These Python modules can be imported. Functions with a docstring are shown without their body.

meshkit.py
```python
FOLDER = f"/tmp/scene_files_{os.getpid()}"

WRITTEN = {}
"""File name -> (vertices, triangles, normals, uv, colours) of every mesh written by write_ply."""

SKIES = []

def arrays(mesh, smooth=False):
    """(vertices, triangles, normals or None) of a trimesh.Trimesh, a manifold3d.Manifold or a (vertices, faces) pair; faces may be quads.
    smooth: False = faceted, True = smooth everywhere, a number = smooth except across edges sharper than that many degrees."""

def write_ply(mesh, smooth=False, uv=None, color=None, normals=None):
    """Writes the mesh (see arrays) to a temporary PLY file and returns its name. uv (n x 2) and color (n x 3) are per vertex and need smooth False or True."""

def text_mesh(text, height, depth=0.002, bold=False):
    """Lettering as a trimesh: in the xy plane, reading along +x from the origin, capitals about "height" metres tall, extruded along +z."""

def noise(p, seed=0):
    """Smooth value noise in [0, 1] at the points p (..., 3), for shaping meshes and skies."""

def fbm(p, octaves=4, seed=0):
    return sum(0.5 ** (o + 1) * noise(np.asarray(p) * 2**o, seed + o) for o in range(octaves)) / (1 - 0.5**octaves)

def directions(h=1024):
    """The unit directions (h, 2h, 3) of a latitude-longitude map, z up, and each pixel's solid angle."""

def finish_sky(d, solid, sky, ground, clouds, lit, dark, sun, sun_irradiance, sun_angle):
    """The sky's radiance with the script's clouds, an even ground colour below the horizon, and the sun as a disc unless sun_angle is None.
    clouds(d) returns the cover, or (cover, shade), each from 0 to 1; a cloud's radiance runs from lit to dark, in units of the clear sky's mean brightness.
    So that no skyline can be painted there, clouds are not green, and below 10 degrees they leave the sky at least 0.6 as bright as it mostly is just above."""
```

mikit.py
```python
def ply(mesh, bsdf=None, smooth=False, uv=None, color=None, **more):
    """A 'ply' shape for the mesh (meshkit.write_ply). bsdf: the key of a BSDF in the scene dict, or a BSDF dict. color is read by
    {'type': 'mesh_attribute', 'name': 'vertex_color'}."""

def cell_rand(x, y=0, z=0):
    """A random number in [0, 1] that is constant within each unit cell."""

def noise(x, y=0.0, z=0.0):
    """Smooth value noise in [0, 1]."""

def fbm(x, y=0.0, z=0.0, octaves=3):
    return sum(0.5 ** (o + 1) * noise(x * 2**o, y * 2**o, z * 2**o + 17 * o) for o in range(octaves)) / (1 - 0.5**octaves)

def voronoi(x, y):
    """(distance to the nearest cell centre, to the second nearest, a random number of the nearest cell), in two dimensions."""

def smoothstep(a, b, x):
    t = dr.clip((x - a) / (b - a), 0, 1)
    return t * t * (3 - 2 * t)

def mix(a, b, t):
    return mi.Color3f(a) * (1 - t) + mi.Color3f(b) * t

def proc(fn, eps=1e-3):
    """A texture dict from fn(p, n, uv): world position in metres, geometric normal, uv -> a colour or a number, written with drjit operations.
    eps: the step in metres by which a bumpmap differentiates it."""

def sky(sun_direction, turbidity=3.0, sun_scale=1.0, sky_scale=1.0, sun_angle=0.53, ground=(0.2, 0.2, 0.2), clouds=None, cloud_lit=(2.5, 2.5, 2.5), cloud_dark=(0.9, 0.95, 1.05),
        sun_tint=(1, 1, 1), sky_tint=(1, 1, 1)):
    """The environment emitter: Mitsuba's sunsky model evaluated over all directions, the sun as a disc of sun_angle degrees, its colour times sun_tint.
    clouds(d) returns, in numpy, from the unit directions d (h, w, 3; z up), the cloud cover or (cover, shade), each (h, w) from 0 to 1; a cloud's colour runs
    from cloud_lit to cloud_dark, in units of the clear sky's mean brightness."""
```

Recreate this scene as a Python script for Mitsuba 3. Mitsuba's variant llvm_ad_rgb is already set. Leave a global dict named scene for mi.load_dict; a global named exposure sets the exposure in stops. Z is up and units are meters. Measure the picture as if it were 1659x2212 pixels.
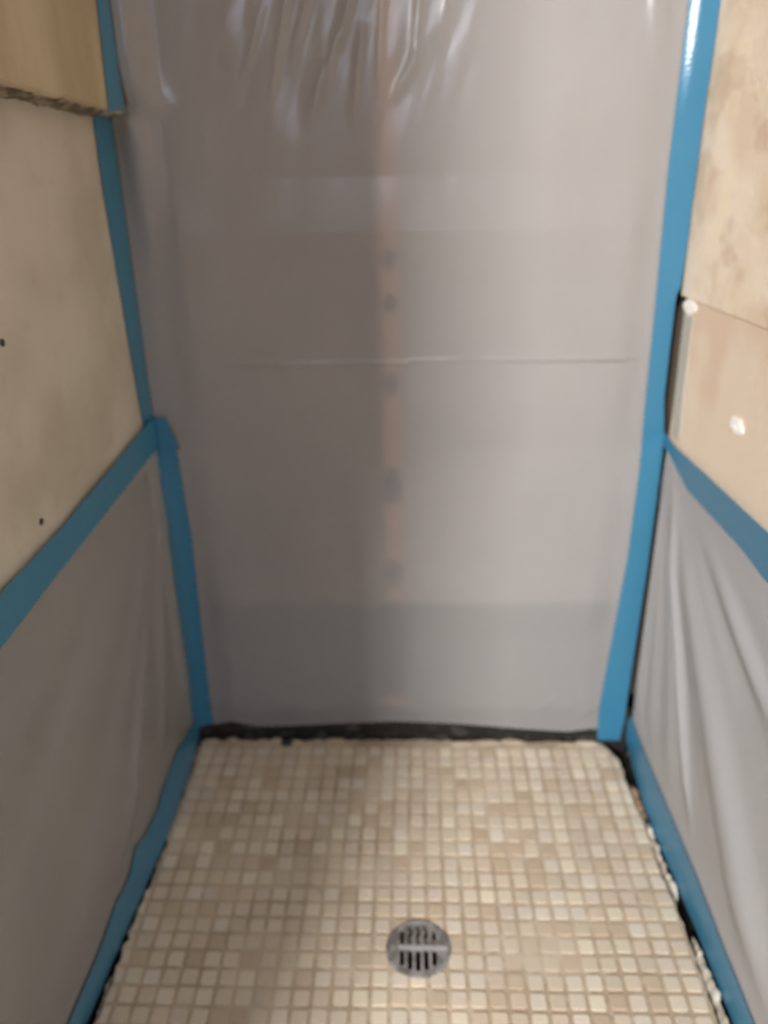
import math
import numpy as np, trimesh, drjit as dr, mitsuba as mi, mikit, meshkit
from shapely.geometry import Polygon, Point, box as sbox
from shapely import affinity
from mikit import proc, fbm, noise, mix, smoothstep, voronoi

T = mi.ScalarTransform4f
scene, labels = {'type': 'scene'}, {}
rng = np.random.default_rng(7)

# ------------------------------------------------------------------ camera, light, exposure
fwd, up = np.array([-0.03496, 0.92179, -0.38610]), np.array([0.00426, 0.38647, 0.92229])
cam = np.array([0.0, 0.0, 1.03])
scene['camera'] = {'type': 'thinlens', 'fov': 52.773, 'fov_axis': 'x', 'near_clip': 0.02, 'far_clip': 50.0,
                   'aperture_radius': 0.0036, 'focus_distance': 0.60,
                   'to_world': T().look_at(origin=cam.tolist(), target=(cam + fwd).tolist(), up=up.tolist())}
exposure = 1.77
LAMP_RGB = [170.0, 165.0, 161.0]       # LED work light in the bathroom behind the camera, to the left
WINDOW_RGB = [6.0, 7.6, 10.5]           # small high frosted window on the same wall

# ------------------------------------------------------------------ materials
def rgb(c): return {'type': 'rgb', 'value': list(c)}
def lin(*s): return [((v / 255 + 0.055) / 1.055) ** 2.4 if v > 10 else v / 255 / 12.92 for v in s]
def principled(color, rough=0.7, spec=0.4, **k):
    return {'type': 'twosided', 'b': {'type': 'principled', 'base_color': rgb(color) if isinstance(color, (list, tuple)) else color, 'roughness': rough, 'specular': spec, **k}}
def bump(b, fn, scale, eps=1e-3):
    return {'type': 'twosided', 'b': {'type': 'bumpmap', 't': proc(fn, eps), 'scale': scale, 'b': b['b']}}

def left_board(p, n, uv):
    a = fbm(p.y * 7, p.z * 7, 1.0, 4); b = fbm(p.y * 45, p.z * 45, 3.0, 3)
    c = mix(lin(184, 176, 162), lin(199, 192, 180), smoothstep(0.3, 0.7, a))
    return mix(c, lin(172, 162, 146), smoothstep(0.6, 0.9, b) * 0.22)
def left_panel(p, n, uv):
    a = fbm(p.y * 16, p.z * 5, 4.0, 4)
    return mix(lin(172, 157, 128), lin(190, 176, 149), smoothstep(0.3, 0.7, a))
def right_upper(p, n, uv):
    a = fbm(p.y * 9, p.z * 12, 2.0, 4); b = fbm(p.y * 26, p.z * 32, 6.0, 3)
    c = mix(lin(226, 205, 180), lin(238, 222, 202), smoothstep(0.3, 0.7, a))
    c = mix(c, lin(241, 226, 194), smoothstep(0.5, 0.8, b) * 0.5)
    return mix(c, lin(200, 174, 148), smoothstep(0.5, 0.8, fbm(p.y * 17, p.z * 24, 9.0, 3)) * 0.6)
def right_lower(p, n, uv):
    a = fbm(p.y * 9, p.z * 8, 12.0, 3)
    return mix(lin(222, 198, 174), lin(230, 212, 190), smoothstep(0.35, 0.65, a))
def back_board(p, n, uv):
    a = fbm(p.x * 8, p.z * 6, 5.0, 4)
    return mix(lin(182, 176, 170), lin(198, 192, 187), smoothstep(0.3, 0.7, a))
def back_board_brown(p, n, uv):
    a = fbm(p.x * 8, p.z * 6, 15.0, 4)
    return mix(lin(156, 142, 124), lin(174, 160, 142), smoothstep(0.3, 0.7, a))
def stud_wood(p, n, uv):
    a = fbm(p.x * 160, p.z * 5, 3.0, 3)
    return mix(lin(226, 172, 128), lin(244, 200, 160), a)
def grout(p, n, uv):
    a = fbm(p.x * 14, p.y * 14, 1.0, 4); b = fbm(p.x * 90, p.y * 90, 2.0, 3)
    c = mix(lin(178, 160, 136), lin(200, 184, 162), smoothstep(0.3, 0.72, a))
    return mix(c, lin(206, 194, 176), smoothstep(0.55, 0.75, b) * 0.5)
def liner_col(p, n, uv):
    a = fbm(p.x * 60, p.y * 60, p.z * 90, 4)
    return mix([0.024, 0.022, 0.019], [0.13, 0.12, 0.10], smoothstep(0.56, 0.78, a))
def left_low_shaded(p, n, uv):  # shade of the left side is put into this backing colour
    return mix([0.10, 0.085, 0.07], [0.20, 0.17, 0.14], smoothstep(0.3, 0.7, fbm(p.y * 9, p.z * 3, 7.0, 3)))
def right_low_lit(p, n, uv):  # light on the right side is put into this paler backing
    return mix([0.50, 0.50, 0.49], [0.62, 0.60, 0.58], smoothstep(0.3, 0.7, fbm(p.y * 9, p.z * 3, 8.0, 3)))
def framing(p, n, uv):  # wood tone darkened to carry the shade inside the corner slot
    return mix([0.11, 0.085, 0.062], [0.17, 0.13, 0.095], fbm(p.x * 60, p.y * 60, p.z * 4, 3))
def broken(p, n, uv):  # dark tone paints the shaded underside of the tan board
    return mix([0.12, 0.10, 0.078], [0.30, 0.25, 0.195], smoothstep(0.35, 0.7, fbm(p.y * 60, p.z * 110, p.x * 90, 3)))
def mortar_col(p, n, uv):
    return mix(lin(178, 166, 148), lin(226, 220, 208), smoothstep(0.3, 0.7, fbm(p.x * 70, p.y * 70, p.z * 70, 3)))
def tape_bump(p, n, uv):
    return fbm(p.x * 260, p.y * 260, p.z * 260, 2)
def grain_bump(p, n, uv):
    return fbm(p.x * 120, p.y * 120, p.z * 120, 3)
def drain_col(p, n, uv):
    return mix([0.19, 0.178, 0.165], [0.34, 0.33, 0.32], smoothstep(0.35, 0.65, fbm(p.x * 110, p.y * 110, 3.0, 3)))

M = scene
M['mat_left_board'] = bump(principled(proc(left_board), 0.85, 0.25), grain_bump, 0.0012)
M['mat_left_panel'] = bump(principled(proc(left_panel), 0.8, 0.25), grain_bump, 0.0012)
M['mat_right_upper'] = bump(principled(proc(right_upper), 0.85, 0.25), grain_bump, 0.002)
M['mat_right_lower'] = bump(principled(proc(right_lower), 0.8, 0.3), grain_bump, 0.0012)
M['mat_back_board'] = principled(proc(back_board), 0.85, 0.2)
M['mat_back_board_brown'] = principled(proc(back_board_brown), 0.85, 0.2)
M['mat_stud'] = principled(proc(stud_wood), 0.75, 0.25)
M['mat_knot'] = principled([0.05, 0.05, 0.05], 0.8, 0.2)
M['mat_grout'] = bump(principled(proc(grout), 0.9, 0.2), grain_bump, 0.002)
M['mat_liner'] = principled(proc(liner_col), 0.6, 0.3)
M['mat_upturn'] = principled([0.20, 0.205, 0.19], 0.6, 0.3)
M['mat_left_low_shaded'] = principled(proc(left_low_shaded), 0.85, 0.2)
M['mat_right_low_lit'] = principled(proc(right_low_lit), 0.85, 0.2)
M['mat_mortar'] = bump(principled(proc(mortar_col), 0.9, 0.2), grain_bump, 0.003)
M['mat_tile'] = principled({'type': 'mesh_attribute', 'name': 'vertex_color'}, 0.7, 0.3)
M['mat_tape'] = bump(principled([0.046, 0.200, 0.330], 0.28, 0.55), tape_bump, 0.0003)
M['mat_dark'] = principled([0.02, 0.018, 0.016], 0.8, 0.2)
M['mat_gray_strip'] = bump(principled(lin(188, 184, 172), 0.8, 0.25), grain_bump, 0.002)
M['mat_plaster'] = principled(lin(240, 236, 228), 0.85, 0.25)
M['mat_drain'] = principled(proc(drain_col), 0.42, 0.5, metallic=0.25)
M['mat_bowl'] = principled([0.24, 0.20, 0.165], 0.7, 0.3)
M['mat_framing_shaded'] = principled(proc(framing), 0.85, 0.2)
M['mat_broken_shaded'] = bump(principled(proc(broken), 0.95, 0.15), grain_bump, 0.004)
M['mat_bar'] = principled([0.46, 0.46, 0.45], 0.4, 0.5, metallic=0.25)
M['mat_brown'] = bump(principled(lin(170, 142, 114), 0.9, 0.2), grain_bump, 0.003)
M['mat_screw'] = principled([0.05, 0.045, 0.04], 0.5, 0.4)
M['mat_room'] = principled(lin(112, 112, 114), 0.8, 0.3)
M['mat_room_floor'] = principled(lin(130, 122, 112), 0.7, 0.3)
M['mat_frame'] = principled(lin(235, 232, 226), 0.5, 0.4)
M['mat_sheet'] = {'type': 'principledthin', 'base_color': rgb([0.69, 0.67, 0.66]), 'roughness': 0.24, 'spec_trans': 0.42, 'diff_trans': 0.6, 'eta': 1.5}
M['mat_right_sheet_lit'] = {'type': 'principledthin', 'base_color': rgb([0.745, 0.745, 0.755]), 'roughness': 0.26, 'spec_trans': 0.28, 'diff_trans': 0.4, 'eta': 1.5}  # brighter copy of the side sheet, with the right-hand light in its colour
M['mat_side_sheet'] = {'type': 'principledthin', 'base_color': rgb([0.70, 0.70, 0.705]), 'roughness': 0.26, 'spec_trans': 0.46, 'diff_trans': 0.6, 'eta': 1.5}

# ------------------------------------------------------------------ helpers
def numbered(key):
    if key not in scene and key not in labels: return key
    k = 1
    while f'{key}_{k:03d}' in scene or f'{key}_{k:03d}' in labels: k += 1
    return f'{key}_{k:03d}'
def add(key, mesh, bsdf, parent=None, smooth=False, label=None, cat=None, group=None, kind=None, **k):
    key = numbered(key if parent is None else parent + '__' + key)
    scene[key] = mikit.ply(mesh, bsdf, smooth, **k)
    tag = {a: b for a, b in dict(label=label, category=cat, group=group, kind=kind).items() if b}
    if tag: labels[key] = tag
    return key
def thing(key, label, cat, group=None):
    key = numbered(key); labels[key] = {'label': label, 'category': cat, **({'group': group} if group else {})}
    return key
def box(x0, x1, y0, y1, z0, z1):
    m = trimesh.creation.box((x1 - x0, y1 - y0, z1 - z0)); m.apply_translation(((x0 + x1) / 2, (y0 + y1) / 2, (z0 + z1) / 2)); return m
def join(*ms): return trimesh.util.concatenate(ms)
def quads(a, b, off=0, flip=False):
    i, j = np.meshgrid(np.arange(a - 1), np.arange(b - 1), indexing='ij')
    v = off + i * b + j
    q = np.stack([v, v + b, v + b + 1, v + 1], -1).reshape(-1, 4)
    return q[:, ::-1] if flip else q
def open_grid(G):
    a, b, _ = G.shape
    return (G.reshape(-1, 3), quads(a, b))
def solid_grid(G, back):
    """closed thin solid: front points G (a,b,3), back points the same shape"""
    a, b, _ = G.shape; n = a * b
    f = [quads(a, b), quads(a, b, n, True)]
    ring = np.r_[np.arange(b), np.arange(1, a) * b + b - 1, (a - 1) * b + np.arange(b - 2, -1, -1), np.arange(a - 2, 0, -1) * b]
    r2 = np.roll(ring, -1)
    f.append(np.stack([ring, r2, r2 + n, ring + n], -1))
    q = np.vstack(f)
    m = trimesh.Trimesh(np.vstack([G.reshape(-1, 3), back.reshape(-1, 3)]), np.vstack([q[:, [0, 1, 2]], q[:, [0, 2, 3]]]), process=False)
    trimesh.repair.fix_normals(m)
    return m
def it(x, table):
    t = np.array(sorted(table)); return np.interp(x, t[:, 0], t[:, 1])
def ss(a, b, x):
    t = np.clip((x - a) / (b - a), 0, 1); return t * t * (3 - 2 * t)
def n2(a, b, seed=0):
    a, b = np.broadcast_arrays(a, b); return meshkit.fbm(np.stack([a, b, np.zeros_like(a)], -1), 3, seed) - 0.5
def n1(a, seed=0): return n2(a, np.zeros_like(np.asarray(a, float)), seed)

D, XL, XR = 1.277, -0.444, 0.432       # back wall face, left and right wall faces
YF = -0.35                             # where the stall opens into the bathroom
ZC = 2.40

# ------------------------------------------------------------------ structure: walls
# back wall: two boards with a gap over a stud
add('wall_back', box(XL - 0.14, XR + 0.20, D + 0.14, D + 0.20, -0.08, ZC), 'mat_framing_shaded', kind='structure', label='back wall of the shower stall behind the plastic sheet')
add('panel', box(XL - 0.02, -0.047, D, D + 0.0125, 0.0, ZC), 'mat_back_board_brown', 'wall_back', label='brownish backing board')
add('panel', box(-0.016, 0.4165, D, D + 0.0125, 0.0, ZC), 'mat_back_board', 'wall_back', label='grey backing board')
stud = add('stud', box(-0.0465, -0.0165, D + 0.003, D + 0.14, -0.04, ZC), 'mat_stud', 'wall_back', label='bare wooden stud in the gap between the boards')
for z, rz, rx in ((0.926, 0.016, 0.010), (0.858, 0.015, 0.010), (0.727, 0.02, 0.011), (0.545, 0.036, 0.016), (0.372, 0.028, 0.015)):
    m = trimesh.creation.icosphere(2); m.apply_scale((rx, 0.003, rz)); m.apply_translation((-0.032, D + 0.002, z))
    add('knot', m, 'mat_knot', 'wall_back', True, label='dark knot in the stud')
add('patch', box(-0.062, -0.008, D - 0.0015, D + 0.002, 0.10, 0.312), 'mat_knot', 'wall_back', label='dark patch low on the seam')

# left wall
add('wall_left', box(XL - 0.10, XL, YF, D + 0.14, -0.08, ZC), 'mat_left_board', kind='structure', label='left wall of the shower stall, bare beige board')
PZ = 1.133
ys = np.linspace(YF, 1.236, 200); zs = np.r_[PZ, PZ + 0.004, 1.5, ZC]
pg = np.zeros((len(ys), len(zs), 3)); pg[..., 0] = XL + 0.032; pg[..., 1] = ys[:, None]
pg[..., 2] = zs[None]; edge = PZ + 0.002 + (0.004 * n1(ys * 28, 3) + 0.003 * n1(ys * 120, 5)) * ss(1.24, 1.16, ys)
pg[:, 0, 2] = edge; pg[:, 1, 2] = edge + 0.003; pg[:, 0, 0] -= 0.003
bk = pg.copy(); bk[..., 0] = XL; bk[:, 0, 2] = edge + 0.002 + 0.006 * n1(ys * 40, 8)
add('panel', solid_grid(pg, bk), 'mat_left_panel', 'wall_left', label='older tan board with a rough bottom edge')
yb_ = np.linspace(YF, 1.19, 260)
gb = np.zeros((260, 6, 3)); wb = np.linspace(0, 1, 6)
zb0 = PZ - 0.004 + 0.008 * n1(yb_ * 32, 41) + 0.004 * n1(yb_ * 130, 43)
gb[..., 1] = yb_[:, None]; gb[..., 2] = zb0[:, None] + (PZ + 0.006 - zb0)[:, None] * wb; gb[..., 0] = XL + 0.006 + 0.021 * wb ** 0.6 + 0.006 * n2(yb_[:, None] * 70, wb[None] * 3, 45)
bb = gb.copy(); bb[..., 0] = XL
add('broken_edge', solid_grid(gb, bb), 'mat_broken_shaded', 'wall_left', 35, label='ragged edge under the tan board, its underside shade put into the dark colour')
add('panel', box(XL, XL + 0.0012, YF, 1.215, 0.0, 0.60), 'mat_left_low_shaded', 'wall_left', label='brown wall surface behind the hanging sheet, darkened for the shade on the left')
for y, z in ((0.834, 0.882), (0.839, 0.668), (0.40, 0.88), (0.41, 0.67)):
    m = trimesh.creation.cylinder(0.0042, 0.003, sections=16); m.apply_transform(trimesh.transformations.rotation_matrix(math.pi / 2, (0, 1, 0))); m.apply_translation((XL, y, z))
    add('screw', m, 'mat_screw', 'wall_left')

# right wall: framing behind, two boards, a slot in the corner
add('wall_right', box(XR + 0.14, XR + 0.20, YF, D + 0.14, -0.08, ZC), 'mat_framing_shaded', kind='structure', label='right wall of the shower stall, tan boards over framing darkened to shade the corner slot')
ysr = np.linspace(YF, D, 220)
def wall_board(zlo, zhi, yend, mat, lab, face=0.0):
    yy = np.linspace(YF, 1.0, 120); t = np.linspace(0, 1, 60)
    u = np.r_[np.linspace(0, 1, 160)]
    g = np.zeros((160, 24, 3)); w = np.linspace(0, 1, 24)
    zl = zlo; zh = zhi
    g[..., 2] = zl + (zh - zl) * w[None]
    ye = yend(g[0, :, 2])
    g[..., 1] = YF + (ye[None] - YF) * u[:, None]
    g[..., 0] = XR + face + 0.0012 * n2(g[..., 1] * 9, g[..., 2] * 9, 4)
    b = g.copy(); b[..., 0] = XR + 0.0125
    return add('panel', solid_grid(g, b), mat, 'wall_right', 40, label=lab)
wall_board(0.8652, ZC, lambda z: D + 0 * z, 'mat_right_upper', 'mottled tan board with old glue stains', -0.003)
wall_board(-0.03, 0.8645, lambda z: 1.258 - 0.002 * np.sin(z * 20), 'mat_right_lower', 'smooth pinkish tan board')
add('panel', box(XR - 0.0012, XR - 0.0004, YF, 1.17, 0.06, 0.60), 'mat_right_low_lit', 'wall_right', label='grey wall surface behind the pleated sheet, paled for the light on the right')
zz = np.linspace(0.646, 0.842, 40)
g = np.zeros((40, 5, 3)); w = np.linspace(0, 1, 5)
y0 = it(zz, [(0.64, 1.203), (0.72, 1.214), (0.85, 1.216)]); y1 = it(zz, [(0.64, 1.236), (0.655, 1.244), (0.69, 1.252), (0.85, 1.258)]) + 0.002 * n1(zz * 60, 2)
g[..., 1] = y0[:, None] + (y1 - y0)[:, None] * w; g[..., 2] = zz[:, None]; g[..., 0] = XR - 0.0014 + 0.0008 * n2(g[..., 1] * 80, g[..., 2] * 50, 9)
b = g.copy(); b[..., 0] = XR
add('edge_strip', solid_grid(g, b), 'mat_gray_strip', 'wall_right', 40, label='pale grey strip on the board edge')
for (y, z, ry, rz) in ((1.236, 0.8530, 0.026, 0.0115), (1.003, 0.7315, 0.022, 0.0115)):
    m = trimesh.creation.icosphere(3); v = m.vertices.copy(); v *= (1 + 0.9 * (meshkit.fbm(v * 1.6 + y * 9, 3) - 0.5))[:, None]
    m = trimesh.Trimesh(v * (0.007, ry, rz) + (XR - 0.001, y, z), m.faces)
    add('plaster_dab', m, 'mat_plaster', 'wall_right', True, label='white dab of plaster')

# ------------------------------------------------------------------ floor: mortar bed, tiles
def edge_pts(t, jag, seed):
    t = np.array(t); s = np.r_[0, np.cumsum(np.linalg.norm(np.diff(t, axis=0), axis=1))]
    u = np.arange(0, s[-1], 0.004); p = np.stack([np.interp(u, s, t[:, 0]), np.interp(u, s, t[:, 1])], -1)
    p[:, 0] += jag * 2 * n1(u * 70, seed); p[:, 1] += jag * 2 * n1(u * 70, seed + 9)
    return p
YB = 1.262; Y0 = -0.12
le = edge_pts([(-0.428, Y0), (-0.427, 0.68), (-0.428, 0.77), (-0.427, 0.87), (-0.422, 0.97), (-0.425, 1.045), (-0.425, 1.13), (-0.429, YB)], 0.004, 1)
be = edge_pts([(-0.429, YB), (-0.30, 1.262), (0.0, 1.268), (0.15, 1.263), (0.30, 1.266), (0.380, 1.261)], 0.005, 2)
re = edge_pts([(0.380, 1.261), (0.396, 1.225), (0.401, 1.204), (0.400, 1.10), (0.405, 1.05), (0.401, 0.964), (0.406, 0.883), (0.407, 0.823), (0.405, 0.753), (0.404, 0.70), (0.405, Y0)], 0.003, 3)
DX, DY, DR = 0.008, 0.801, 0.0475
slab = Polygon(np.vstack([le, be, re])).buffer(0).difference(Point(DX, DY).buffer(0.041, 32))
m = trimesh.creation.extrude_polygon(slab, 0.035, engine='earcut'); m.apply_translation((0, 0, -0.0365))
add('floor', m, 'mat_grout', kind='structure', label='shower floor of small square beige mosaic tiles on a mortar bed')

rows = [1.2306, 1.2025, 1.1710, 1.1404, 1.1094, 1.0778, 1.0482, 1.0173, 0.9860, 0.9550, 0.9240, 0.8935, 0.8645, 0.8366, 0.8085, 0.7800, 0.7517, 0.7235, 0.6950]
while rows[-1] > Y0 + 0.03: rows.append(rows[-1] - 0.0284)
tones = [lin(217, 202, 180), lin(219, 206, 185), lin(212, 198, 176), lin(222, 211, 194), lin(216, 202, 184), lin(215, 198, 177)]
bright = lin(231, 219, 195)
hazes = [(0.10, 0.79, 0.055), (0.17, 0.80, 0.05), (0.15, 0.85, 0.03), (-0.13, 0.71, 0.06), (-0.09, 0.665, 0.05), (-0.16, 0.90, 0.035), (0.30, 1.02, 0.03), (-0.13, 1.06, 0.02), (0.36, 0.92, 0.03)]
def tile_mesh(cx, cy, wx, wy, top, keep=None):
    c = 0.0022
    p = sbox(-wx / 2, -wy / 2, wx / 2, wy / 2).buffer(-c, join_style=2).buffer(c, quad_segs=1)
    p = affinity.translate(affinity.rotate(p, rng.normal(0, 0.9)), cx, cy)
    clip = p.intersection(slab_in).difference(hole)
    if clip.is_empty or clip.area < 4e-5: return None
    if clip.geom_type != 'Polygon': clip = max(clip.geoms, key=lambda q: q.area)
    o = np.array(clip.exterior.coords)[:-1]
    inn = np.array(clip.centroid.coords[0]); i_ = inn + (o - inn) * 0.96
    n = len(o); tx, ty = rng.normal(0, 0.012, 2)
    zt = top + (i_ - inn) @ np.array([tx, ty])
    v = np.vstack([np.c_[o, np.full(n, -0.004)], np.c_[o, np.full(n, top - 0.0003)], np.c_[i_, zt], [[*inn, top + 0.0001]]])
    k = np.arange(n); k2 = (k + 1) % n; f = []
    for a in (0, n): f += [np.c_[a + k, a + k2, a + n + k2], np.c_[a + k, a + n + k2, a + n + k]]
    f.append(np.c_[2 * n + k, 2 * n + k2, np.full(n, 3 * n)])
    m = trimesh.Trimesh(v, np.vstack(f), process=False)
    if clip.exterior.is_ccw is False: m.invert()
    return m
slab_in = slab.buffer(-0.003); hole = Point(DX, DY).buffer(DR - 0.001, 24)
cells = []
for r, y in enumerate(rows):
    py = abs(rows[min(r + 1, len(rows) - 1)] - rows[r]) if r < len(rows) - 1 else 0.0284
    pitch = np.interp(y, [0.72, 1.17], [0.0271, 0.0278])
    for c in range(-15, 17):
        x = -0.0184 + c * pitch + 0.004 * n1(np.array(y * 4.0), 21) + rng.normal(0, 0.0004)
        yy = y + 0.0012 * (c / 15.0) + 0.006 * n1(np.array(c * 0.11), 31) + rng.normal(0, 0.0004)
        haze = max([math.exp(-((x - a) ** 2 + (yy - b_) ** 2) / s ** 2) for a, b_, s in hazes] + [0.0])
        worn = haze + 0.35 * rng.random() ** 3
        top = 0.0006 - 0.0017 * min(worn, 1.0) + rng.normal(0, 0.00015)
        m = tile_mesh(x, yy, pitch - 0.0060, py - 0.0064, top)
        t = np.array(tones[rng.integers(len(tones))])
        k = rng.random()
        if k > 0.885: t = np.array(bright) * rng.uniform(0.9, 1.0)
        if k < 0.13: t = np.array(lin(200, 182, 158))
        t = t * rng.uniform(0.93, 1.05)
        t = t * (1 - 0.6 * min(haze, 1)) + np.array(lin(204, 190, 170)) * 0.6 * min(haze, 1)
        if m is not None: cells.append((x, yy, m, t))
seen = [i for i, c in enumerate(cells) if c[1] > 0.675]
near = set(sorted(seen, key=lambda i: (cells[i][1], abs(cells[i][0])))[:300])
for i in sorted(near):
    x, y, m, t = cells[i]
    add('tile', m, 'mat_tile', 'floor', color=np.tile(t, (len(m.vertices), 1)))
rest = [c for i, c in enumerate(cells) if i not in near]
add('tile_field', join(*[c[2] for c in rest]), 'mat_tile', 'floor', color=np.vstack([np.tile(c[3], (len(c[2].vertices), 1)) for c in rest]), kind='stuff', label='the farther rows of small beige tiles')

# mortar crumbs along the broken edges
def crumb(x, y, z, sx, sy, sz, seed, mat='mat_mortar', name='mortar_crumb'):
    m = trimesh.creation.icosphere(2); v = m.vertices * (1 + 0.7 * (meshkit.fbm(m.vertices * 1.7 + seed * 3.7, 3) - 0.5))[:, None]
    add(name, trimesh.Trimesh(v * (sx, sy, sz) + (x, y, z), m.faces), mat, 'floor', 50)
for k, (x, sx) in enumerate(((-0.405, 0.016), (-0.365, 0.012), (-0.34, 0.018), (-0.30, 0.014), (-0.275, 0.012), (-0.235, 0.016), (-0.19, 0.012), (-0.155, 0.02), (0.10, 0.022), (0.15, 0.03), (0.20, 0.024), (0.31, 0.022), (0.345, 0.026))):
    crumb(x, 1.258 + 0.004 * math.sin(k * 2.1), 0.0005, sx, 0.007, 0.0035 + 0.001 * math.sin(k * 1.7), k, 'mat_grout')
crumb(-0.252, 1.25, 0.003, 0.012, 0.006, 0.005, 40, 'mat_knot')
def ridge(pts, h, w, seed, lab, mat='mat_mortar'):
    t = np.array(pts); u = np.linspace(0, 1, 90); q = np.linspace(0, 1, len(t))
    x = np.interp(u, q, t[:, 0]) + 0.005 * n1(u * 14, seed); y = np.interp(u, q, t[:, 1])
    a = np.linspace(0, math.pi, 9)
    taper = np.minimum(1, 12 * np.minimum(u, 1 - u)) * (0.75 + 1.0 * n1(u * 20, seed + 3))
    g = np.zeros((90, 9, 3)); g[..., 0] = x[:, None] - np.cos(a) * w * taper[:, None]; g[..., 1] = y[:, None]
    g[..., 2] = -0.03 + (np.sin(a) ** 0.6) * ((h + 0.03) * (0.6 + 0.4 * taper))[:, None] + 0.004 * n2(g[..., 0] * 120, g[..., 1] * 90, seed + 6)
    bk = g.copy(); bk[..., 2] = -0.033
    add('mortar_ridge', solid_grid(g, bk), mat, 'floor', 45, label=lab)
ridge([(0.413, 1.062), (0.410, 1.0), (0.4125, 0.95), (0.417, 0.90)], 0.004, 0.006, 1, 'ragged white mortar edge')
ridge([(0.418, 0.835), (0.416, 0.78), (0.418, 0.73), (0.416, 0.66), (0.416, 0.55)], 0.004, 0.006, 2, 'ragged white mortar edge')
ridge([(0.412, 1.155), (0.410, 1.11), (0.412, 1.065)], -0.004, 0.007, 5, 'brown crumbled edge', 'mat_brown')
ridge([(-0.433, 0.77), (-0.434, 0.72), (-0.432, 0.66), (-0.433, 0.50)], -0.006, 0.004, 8, 'ragged mortar edge')

# black pan liner under the bed and up the foot of the walls
lw = box(XL + 0.001, XR, D - 0.0015, D - 0.0003, -0.06, 0.075)
lf = trimesh.creation.extrude_polygon(sbox(XL + 0.0013, -0.3, XR + 0.012, D - 0.002).difference(Point(DX, DY).buffer(0.0415, 32)), 0.0245, engine='earcut'); lf.apply_translation((0, 0, -0.062))
add('pan_liner', join(lf, lw, box(XL + 0.0013, XL + 0.0020, -0.3, D - 0.002, -0.06, 0.06), box(XR - 0.0014, XR - 0.0006, -0.3, D - 0.024, -0.06, 0.05)), 'mat_liner',
    label='black waterproof pan liner showing as a dark band behind the tiled floor', cat='liner')

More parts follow.
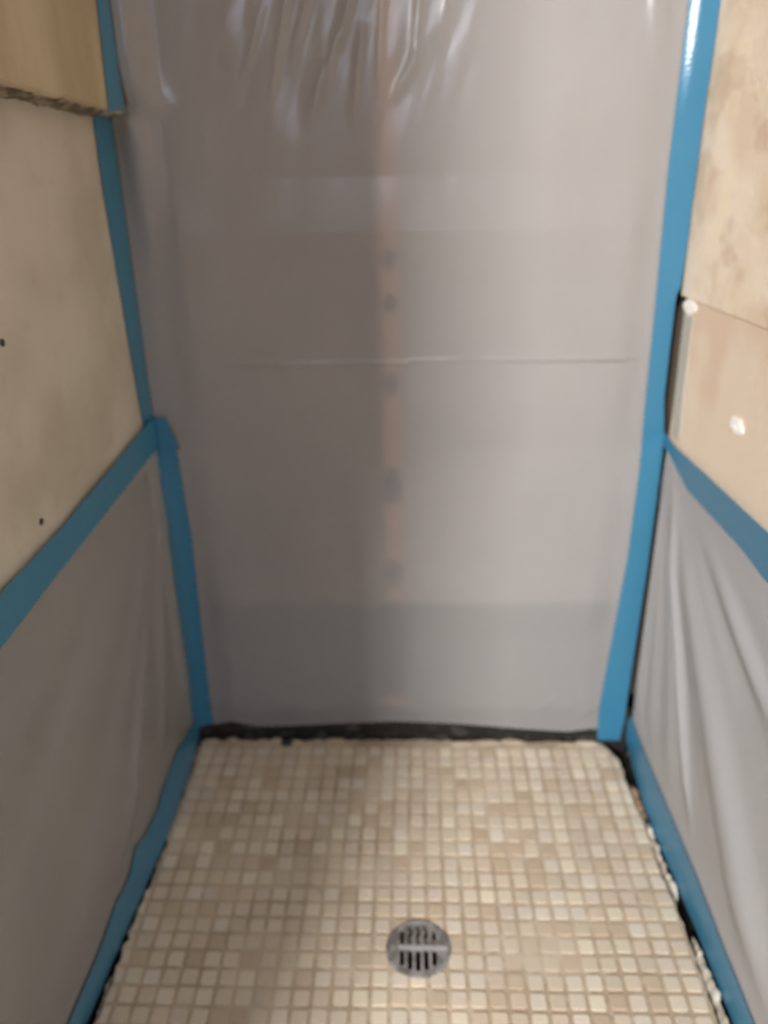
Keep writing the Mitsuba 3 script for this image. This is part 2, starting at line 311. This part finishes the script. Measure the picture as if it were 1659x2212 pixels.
add('upturn', box(XL + 0.001, -0.064, D - 0.0012, D - 0.0003, 0.0752, 0.312), 'mat_upturn', 'pan_liner', label='paler grey upturn behind the sheet')
add('upturn', box(-0.006, 0.4165, D - 0.0012, D - 0.0003, 0.0752, 0.312), 'mat_upturn', 'pan_liner', label='paler grey upturn behind the sheet')

# ------------------------------------------------------------------ drain
dr_ = thing('shower_drain', 'round grey metal shower drain with slotted grate set in the mosaic tiles', 'drain')
disc = Point(DX, DY).buffer(0.0425, 48)
for k in range(5):
    x = DX - 0.0005 + (k - 2) * 0.0118; r_out = (0.0285, 0.0345, 0.0365, 0.0345, 0.0285)[k]
    for s in (1, -1):
        a, b_ = sorted((DY + s * 0.0052, DY + s * r_out))
        disc = disc.difference(sbox(x - 0.0034, a, x + 0.0034, b_).buffer(-0.0012).buffer(0.0012))
m = trimesh.creation.extrude_polygon(disc, 0.0022, engine='earcut'); m.apply_translation((0, 0, -0.0003)); add('grate', m, 'mat_drain', dr_)
prof = np.array([(0.0415, -0.004), (0.0415, 0.0018), (0.0428, 0.0027), (0.0460, 0.0022), (0.0478, 0.0008), (0.0478, -0.0036), (0.0415, -0.004)])
m = trimesh.creation.revolve(prof, sections=64); m.apply_translation((DX, DY, 0)); add('rim', m, 'mat_drain', dr_, 40)
m = box(DX - 0.030, DX + 0.0415, DY - 0.0032, DY + 0.0032, 0.0017, 0.0030); add('crossbar', m, 'mat_bar', dr_, label='lighter bar across the grate')
prof = np.array([(0.0, -0.100), (0.026, -0.100), (0.027, -0.050), (0.0385, -0.030), (0.0400, -0.01), (0.0400, -0.0005), (0.0408, -0.0005), (0.0408, -0.031), (0.029, -0.051), (0.028, -0.102), (0.0, -0.102)])
m = trimesh.creation.revolve(prof, sections=48); m.apply_translation((DX, DY, 0)); add('bowl', m, 'mat_bowl', dr_, 40)

# ------------------------------------------------------------------ plastic sheets
def ridge_line(x, z, x0, z0, x1, z1, w, h):
    """a soft ridge along a line on the sheet"""
    dx, dz = x1 - x0, z1 - z0; L2 = dx * dx + dz * dz
    t = np.clip(((x - x0) * dx + (z - z0) * dz) / L2, 0, 1)
    d = np.hypot(x - x0 - t * dx, z - z0 - t * dz)
    return h * np.exp(-(d / w) ** 2) * np.sin(np.pi * np.clip(t, 0.02, 0.98)) ** 0.5
zl = np.unique(np.r_[np.arange(0.03, 1.36, 0.0027), np.arange(1.36, 2.36, 0.012), 0.766 + np.arange(-0.024, 0.024, 0.0007)])
nu, nv = 400, len(zl)
u = np.linspace(0, 1, nu)[:, None]
bot = [(-0.45, 0.028), (-0.405, 0.030), (-0.367, 0.039), (-0.311, 0.028), (-0.254, 0.029), (-0.178, 0.034), (-0.028, 0.041), (0.102, 0.036), (0.242, 0.023), (0.326, 0.017), (0.37, 0.024), (0.44, 0.02)]
z = zl[None] + (it(np.linspace(XL, XR, nu), bot)[:, None] - 0.03) * (1 - ss(0.03, 0.2, zl[None]))
xl = XL + 0.004 + 0.031 * ss(1.125, 1.15, z)
x = xl + (0.4165 - xl) * u
upper = ss(0.95, 1.28, z)
q = x - 0.32 * (z - 1.2)
d = 0.006 + 0.010 * n2(x * 4, z * 3, 1) + 0.003 * n2(x * 14, z * 5, 2)
d += upper * ss(-0.36, -0.22, x) * (1 - ss(0.02, 0.14, x)) * (0.0075 * n2(q * 20, z * 6, 3) + 0.0010 * n2(q * 60, z * 12, 5))
d += upper * 0.003 * n2(q * 18, z * 4, 7)
d += ridge_line(x, z, 0.002, 1.165, 0.030, 1.38, 0.0075, 0.0030) + ridge_line(x, z, -0.022, 1.15, 0.013, 1.21, 0.007, 0.0035)
d += ridge_line(x, z, 0.385, 1.11, 0.335, 1.36, 0.010, 0.005) + ridge_line(x, z, 0.352, 1.18, 0.315, 1.45, 0.009, 0.004)
d += ridge_line(x, z, -0.10, 1.22, -0.055, 1.36, 0.008, 0.004) + ridge_line(x, z, -0.17, 1.19, -0.12, 1.34, 0.008, 0.0035)
for xa, za, xb, zb2, hh in ((-0.205, 1.14, -0.165, 1.30, 0.0030), (-0.150, 1.12, -0.120, 1.20, 0.0026), (-0.125, 1.15, -0.100, 1.24, 0.0028), (-0.085, 1.12, -0.065, 1.24, 0.0030), (-0.045, 1.16, -0.035, 1.30, 0.0026), (-0.24, 1.18, -0.20, 1.28, 0.0024), (0.045, 1.20, 0.06, 1.34, 0.0012)):
    d += ridge_line(x, z, xa, za, xb, zb2, 0.006, hh)
d += ridge_line(x, z, 0.23, 0.06, 0.29, 0.105, 0.004, 0.0018) + ridge_line(x, z, 0.30, 0.03, 0.37, 0.085, 0.005, 0.002)
zc = 0.766 + 0.002 * np.sign(x)
d += 0.0038 * np.exp(-((z - zc) / 0.0040) ** 2) * (ss(-0.30, -0.27, x) * np.clip(0.75 + 1.6 * n1(x * 9, 4), 0.3, 1.2))
for zf, s in ((0.967, 1), (0.613, -1), (0.312, 1)): d += s * 0.0055 * np.maximum(0, 1 - np.abs(z - zf) / 0.08)
left_lift = ss(1.09, 1.21, z)
fade = ss(0.0, 0.05, XR - 0.052 - x) * (ss(0.042, 0.09, x - xl) * (1 - left_lift) + left_lift) * (0.35 + 0.65 * ss(0.0, 0.05, z - 0.03))
d = np.maximum(0.0006, 0.001 + d * fade)
s_ = np.maximum(x - xl, 0)
d += left_lift * 0.030 * (1 - ss(0.010, 0.050, s_)) + (1 - left_lift) * ss(0.86, 1.12, z) * 0.017 * ss(0, 0.035, s_) * (1 - ss(0.035, 0.075, s_))
G = np.stack([x, D - 0.0022 - d, z], -1)
add('plastic_sheet', open_grid(G), 'mat_sheet', None, True, label='large translucent plastic sheet taped over the back wall of the shower', cat='plastic sheet')

def side_sheet(sgn, y_end, z_top, z_bot, apex, seed, amp, label, pleats=()):
    nu, nv = 360, 170
    y = np.linspace(YF + 0.01, y_end, nu)[:, None] + 0 * np.zeros((1, nv)); w = np.linspace(0, 1, nv)[None]
    zt, zb = z_top(y[:, :1]), z_bot(y[:, :1]); z = zb + (zt - zb) * w
    ay, az = apex
    r = np.hypot(ay - y, az - z); th = np.arctan2(ay - y, az - z)        # angle from straight down
    fold = n2(th * 2.7, r * 0.5, seed) + 0.22 * n2(th * 8, r * 0.8, seed + 2)
    dd = amp * fold * ss(0.02, 0.30, r) + 0.005 * n2(y * 3, z * 3, seed + 4)
    for (ya, za, yb, zb_, w_, h_) in pleats:
        dd = dd + ridge_line(y, z, ya, za, yb, zb_, w_, h_)
    dd = np.maximum(0.0, dd + 0.30 * amp)
    fade = ss(0.018, 0.18, zt - z) * ss(0.03, 0.14, z - zb) * ss(0, 0.02, y_end - y)
    x = (XL if sgn > 0 else XR) + sgn * (0.0025 + dd * fade)
    return add('plastic_sheet', open_grid(np.stack([x + 0 * z, y, z], -1)), 'mat_side_sheet' if sgn > 0 else 'mat_right_sheet_lit', None, True, label=label, cat='plastic sheet')
Lup = [(-0.4, 0.636), (0.70, 0.638), (0.88, 0.645), (1.216, 0.674), (1.28, 0.677)]
Llo = [(-0.4, 0.582), (0.70, 0.586), (0.90, 0.600), (1.245, 0.621), (1.28, 0.620)]
Rup = [(-0.4, 0.645), (0.87, 0.642), (1.214, 0.637), (1.28, 0.645)]
Rlo = [(-0.4, 0.584), (0.848, 0.586), (0.912, 0.592), (1.128, 0.592), (1.22, 0.616), (1.28, 0.622)]
side_sheet(1, 1.272, lambda y: it(y, Llo) + 0.02, lambda y: 0.035 + 0 * y, (1.25, 0.64), 11, 0.042, 'translucent plastic sheet hanging in fanned folds on the left side wall',
           ((1.23, 0.60, 1.08, 0.10, 0.018, 0.010), (1.22, 0.58, 0.86, 0.08, 0.022, 0.010)))
side_sheet(-1, 1.252, lambda y: it(y, Rlo) + 0.015, lambda y: 0.035 + 0 * y, (1.24, 0.64), 17, 0.022, 'translucent plastic sheet with pleats hanging on the right side wall',
           ((1.21, 0.60, 0.93, 0.12, 0.016, 0.012), (1.12, 0.585, 0.76, 0.44, 0.020, 0.014), (1.19, 0.58, 0.60, 0.05, 0.05, 0.012)))

# ------------------------------------------------------------------ blue masking tape, strip by strip
TH = 0.0005
def tape_on(path, label, nrm, smooth=60):
    g = np.array(path, float)
    nrm = np.asarray(nrm, float); nrm = np.broadcast_to(nrm, g.shape) if nrm.ndim < 3 else nrm
    add('masking_tape', solid_grid(g, g - nrm * TH), 'mat_tape', None, smooth, label=label, cat='tape')
W = np.linspace(0, 1, 13)[None]
# left wall, upper: on the old tan board
t = np.linspace(1.136, 2.36, 80)[:, None]
yi = it(t, [(1.14, 1.176), (1.29, 1.190), (2.4, 1.190)]) + 0.001 * n1(t * 30, 2); yo = it(t, [(1.14, 1.241), (1.29, 1.236), (2.4, 1.236)])
y = yi + (yo - yi) * W; tt = t + 0.008 * (W - 0.5) * ss(1.2, 1.146, t)
tape_on(np.stack([XL + 0.0338 + 0.001 * np.sin(W * np.pi) + 0 * y, y, tt + 0 * y], -1), 'blue tape strip on the tan board at the upper left, beside the back sheet', (1, 0, 0))
# left wall, middle: below the board
t = np.linspace(0.655, 1.134, 70)[:, None]
yi = it(t, [(0.65, 1.226), (0.677, 1.224), (0.768, 1.215), (1.04, 1.196), (1.137, 1.200)]); yo = it(t, [(0.65, 1.274), (2, 1.272)])
y = yi + (yo - yi) * W
tape_on(np.stack([XL + 0.0022 + 0.001 * n2(y * 30, t * 12, 3) + 0 * y, y, t + 0 * y], -1), 'narrow blue tape strip in the left corner below the tan board', (1, 0, 0))
# left vertical on the back wall
t = np.linspace(0.034, 0.640, 90)[:, None]
xi = it(t, [(0.03, -0.4425), (0.7, -0.4420)]); xo = it(t, [(0.03, -0.399), (0.042, -0.403), (0.10, -0.4045), (0.45, -0.400), (0.616, -0.407), (0.64, -0.410)])
x = xi + (xo - xi) * W
y = D - 0.0062 - 0.006 * (1 - W) ** 2 * ss(0.66, 0.5, t) - 0.002 * n2(x * 30, t * 9, 6)
tape_on(np.stack([x, y, t - 0.008 * (1 - W) * ss(0.08, 0.034, t)], -1), 'blue tape strip standing in the left corner between back sheet and left sheet', (0, -1, 0))
# left horizontal: along the left wall, wrapped round the corner onto the back wall
s = np.r_[np.linspace(YF + 0.005, 1.262, 130), np.linspace(1.266, 1.304, 16)][:, None]
yy = np.minimum(s, 1.266); over = np.maximum(s - 1.266, 0)
zt, zb = it(yy, Lup) + 0.0012 * n1(s * 40, 3), it(yy, Llo) - 0.0012 * n1(s * 35, 5)
z = zb + (zt - zb) * W
cut = over * (1 - 0.5 * W)
x = XL + 0.0070 + cut; y = np.minimum(s, 1.266) + 0 * z - 0.002 * (over > 0)
x = x + 0.0015 * n2(s * 12, z * 20, 8)
nr = np.zeros(z.shape + (3,)); nr[..., 0] = over <= 0; nr[..., 1] = np.where(over > 0, -1.0, 0.0)
tape_on(np.stack([x + 0 * z, y, z], -1), 'blue tape running along the left wall above the hanging sheet', nr)
# left floor tape: leans from the sheet to the edge of the mortar bed
s = np.linspace(YF + 0.02, 1.274, 260)[:, None]
zo = it(s, [(-0.4, 0.055), (0.645, 0.056), (0.707, 0.053), (0.757, 0.051), (0.815, 0.060), (0.835, 0.060), (0.842, 0.054), (0.879, 0.053), (0.912, 0.073), (0.925, 0.068), (0.961, 0.054), (1.030, 0.048), (1.040, 0.057), (1.094, 0.061), (1.15, 0.066), (1.21, 0.050), (1.263, 0.044)])
xin = it(s, [(-0.4, -0.4400), (0.683, -0.4390), (0.81, -0.433), (0.905, -0.428), (1.015, -0.4225), (1.155, -0.4245), (1.274, -0.434)]) + 0.0014 * n1(s * 60, 4)
zin = it(s, [(-0.4, 0.001), (0.683, 0.001), (0.81, 0.001), (0.905, 0.002), (1.155, 0.003), (1.274, 0.003)])
xo = XL + 0.0055
bow = np.sin(W * np.pi) * 0.004
x = xo + (xin - xo) * (1 - W) ** 1.3 + bow * 0.5; z = zin + (zo - zin) * W
tape_on(np.stack([x, s + 0 * z, z], -1), 'blue tape with a wavy torn edge along the floor on the left', (0.94, 0, 0.34))
# right vertical
t = np.linspace(-0.002, 2.36, 240)[:, None]
xi = it(t, [(-0.01, 0.372), (0.076, 0.369), (0.408, 0.391), (0.572, 0.394), (0.708, 0.390), (0.824, 0.389), (1.039, 0.3845), (1.118, 0.385), (1.263, 0.387), (2.4, 0.387)])
xo = it(t, [(-0.01, 0.4165), (0.05, 0.421), (0.40, 0.4285), (0.60, 0.4295), (0.645, 0.4270), (0.70, 0.4205), (0.80, 0.4195), (0.866, 0.4195), (0.878, 0.4245), (0.93, 0.4265), (1.117, 0.4265), (1.262, 0.428), (2.4, 0.428)])
x = xi + (xo - xi) * W
lift = ss(1.08, 1.22, t) * 0.0045 * ss(0, 0.42, W) + 0.0012 * n2(x * 40, t * 8, 9)
tape_on(np.stack([x, D - 0.0062 - np.maximum(lift, -0.001), t + 0 * x], -1), 'long vertical blue tape strip down the right edge of the back sheet', (0, -1, 0))
# right horizontal
s = np.linspace(YF + 0.005, 1.2665, 140)[:, None]
zt, zb = it(s, Rup) + 0.0012 * n1(s * 40, 13), it(s, Rlo) - 0.0012 * n1(s * 35, 15)
z = zb + (zt - zb) * W
tape_on(np.stack([XR - 0.0062 - 0.0012 * n2(s * 12, z * 20, 18) + 0 * z, s + 0 * z, z], -1), 'blue tape running along the right wall above the pleated sheet', (-1, 0, 0))
# right floor tape
s = np.linspace(YF + 0.02, 1.262, 240)[:, None]
zo = it(s, [(-0.4, 0.055), (0.664, 0.055), (0.768, 0.057), (0.873, 0.064), (0.964, 0.064), (1.10, 0.062), (1.192, 0.064), (1.253, 0.068)]) + 0.001 * n1(s * 30, 2)
xin = it(s, [(-0.4, 0.425), (0.708, 0.425), (0.843, 0.4235), (0.948, 0.4195), (1.03, 0.416), (1.096, 0.414), (1.208, 0.4215), (1.262, 0.4255)])
zin = it(s, [(-0.4, 0.000), (0.708, -0.003), (1.0, -0.002), (1.262, 0.006)])
xo = XR - 0.0055
x = xo + (xin - xo) * (1 - W) ** 1.3 - np.sin(W * np.pi) * 0.0015; z = zin + (zo - zin) * W
tape_on(np.stack([x, s + 0 * z, z], -1), 'blue tape along the floor on the right beside the ragged mortar edge', (-0.96, 0, 0.28))

# ------------------------------------------------------------------ the bathroom behind the camera (lights and bounce)
RX0, RX1, RY = -1.9, 1.2, -2.85
add('ceiling', box(RX0 - 0.1, RX1 + 0.1, RY - 0.1, D + 0.20, ZC, ZC + 0.1), 'mat_room', kind='structure', label='plain ceiling above the stall')
add('floor_bathroom', box(RX0 - 0.1, RX1 + 0.1, RY - 0.1, -0.31, -0.10, 0.0), 'mat_room_floor', kind='structure', label='bathroom floor in front of the stall')
add('wall_front', join(box(RX0 - 0.1, -0.50, RY - 0.1, RY, -0.1, ZC), box(0.10, RX1 + 0.1, RY - 0.1, RY, -0.1, ZC), box(-0.50, 0.10, RY - 0.1, RY, -0.1, 1.86), box(-0.50, 0.10, RY - 0.1, RY, 2.26, ZC)), 'mat_room', kind='structure', label='bathroom wall opposite the stall')
add('wall_bathroom_left', join(box(RX0 - 0.1, RX0, RY, YF, -0.1, ZC), box(RX0, XL - 0.0, YF - 0.06, YF, -0.1, ZC)), 'mat_room', kind='structure', label='bathroom wall left of the stall opening')
add('wall_bathroom_right', join(box(RX1, RX1 + 0.1, RY, YF, -0.1, ZC), box(XR, RX1, YF - 0.06, YF, -0.1, ZC)), 'mat_room', kind='structure', label='bathroom wall right of the stall opening')
add('window_1', join(box(-0.50, 0.10, RY - 0.06, RY + 0.01, 1.86, 1.885), box(-0.50, 0.10, RY - 0.06, RY + 0.01, 2.235, 2.26), box(-0.50, -0.475, RY - 0.06, RY + 0.01, 1.885, 2.235), box(0.075, 0.10, RY - 0.06, RY + 0.01, 1.885, 2.235)), 'mat_frame', kind='structure', label='small high bathroom window')
k = add('pane', box(-0.475, 0.075, RY - 0.045, RY - 0.04, 1.885, 2.235), 'mat_frame', 'window_1', label='frosted lit pane')
scene[k]['emitter'] = {'type': 'area', 'radiance': rgb(WINDOW_RGB)}
LX, LY, LZ = -1.08, -2.60, 2.0
wk = thing('work_light', 'LED work light on a black tripod in the bathroom behind the camera', 'work light')
aim = np.array([0.60, 3.88, -0.85]); aim /= np.linalg.norm(aim)
sx = np.cross(aim, [0, 0, 1]); sx /= np.linalg.norm(sx); su = np.cross(sx, aim)
A = np.eye(4); A[:3, 0], A[:3, 1], A[:3, 2], A[:3, 3] = sx, aim, su, (LX, LY, LZ)
m = join(box(-0.20, 0.20, -0.06, -0.004, -0.17, 0.17), box(-0.20, -0.18, -0.01, 0.012, -0.17, 0.17), box(0.18, 0.20, -0.01, 0.012, -0.17, 0.17), box(-0.20, 0.20, -0.01, 0.012, 0.154, 0.17), box(-0.20, 0.20, -0.01, 0.012, -0.17, -0.154)); m.apply_transform(A)
add('housing', m, 'mat_dark', wk)
m = trimesh.Trimesh([(-0.18, 0.0, -0.154), (0.18, 0.0, -0.154), (0.18, 0.0, 0.154), (-0.18, 0.0, 0.154)], [(0, 2, 1), (0, 3, 2)], process=False); m.apply_transform(A)
k = add('lens', m, 'mat_frame', wk, label='glowing lens')
scene[k]['emitter'] = {'type': 'area', 'radiance': rgb(LAMP_RGB)}
def rod(a, b, r): return trimesh.creation.cylinder(r, segment=(a, b), sections=12)
add('pole', rod((LX, LY - 0.04, 0.35), (LX, LY - 0.04, LZ - 0.12), 0.014), 'mat_dark', wk)
for a in (0.5, 2.6, 4.7): add('leg', rod((LX, LY - 0.04, 0.55), (LX + 0.19 * math.cos(a), LY - 0.04 + 0.19 * math.sin(a), 0.008), 0.009), 'mat_dark', wk)
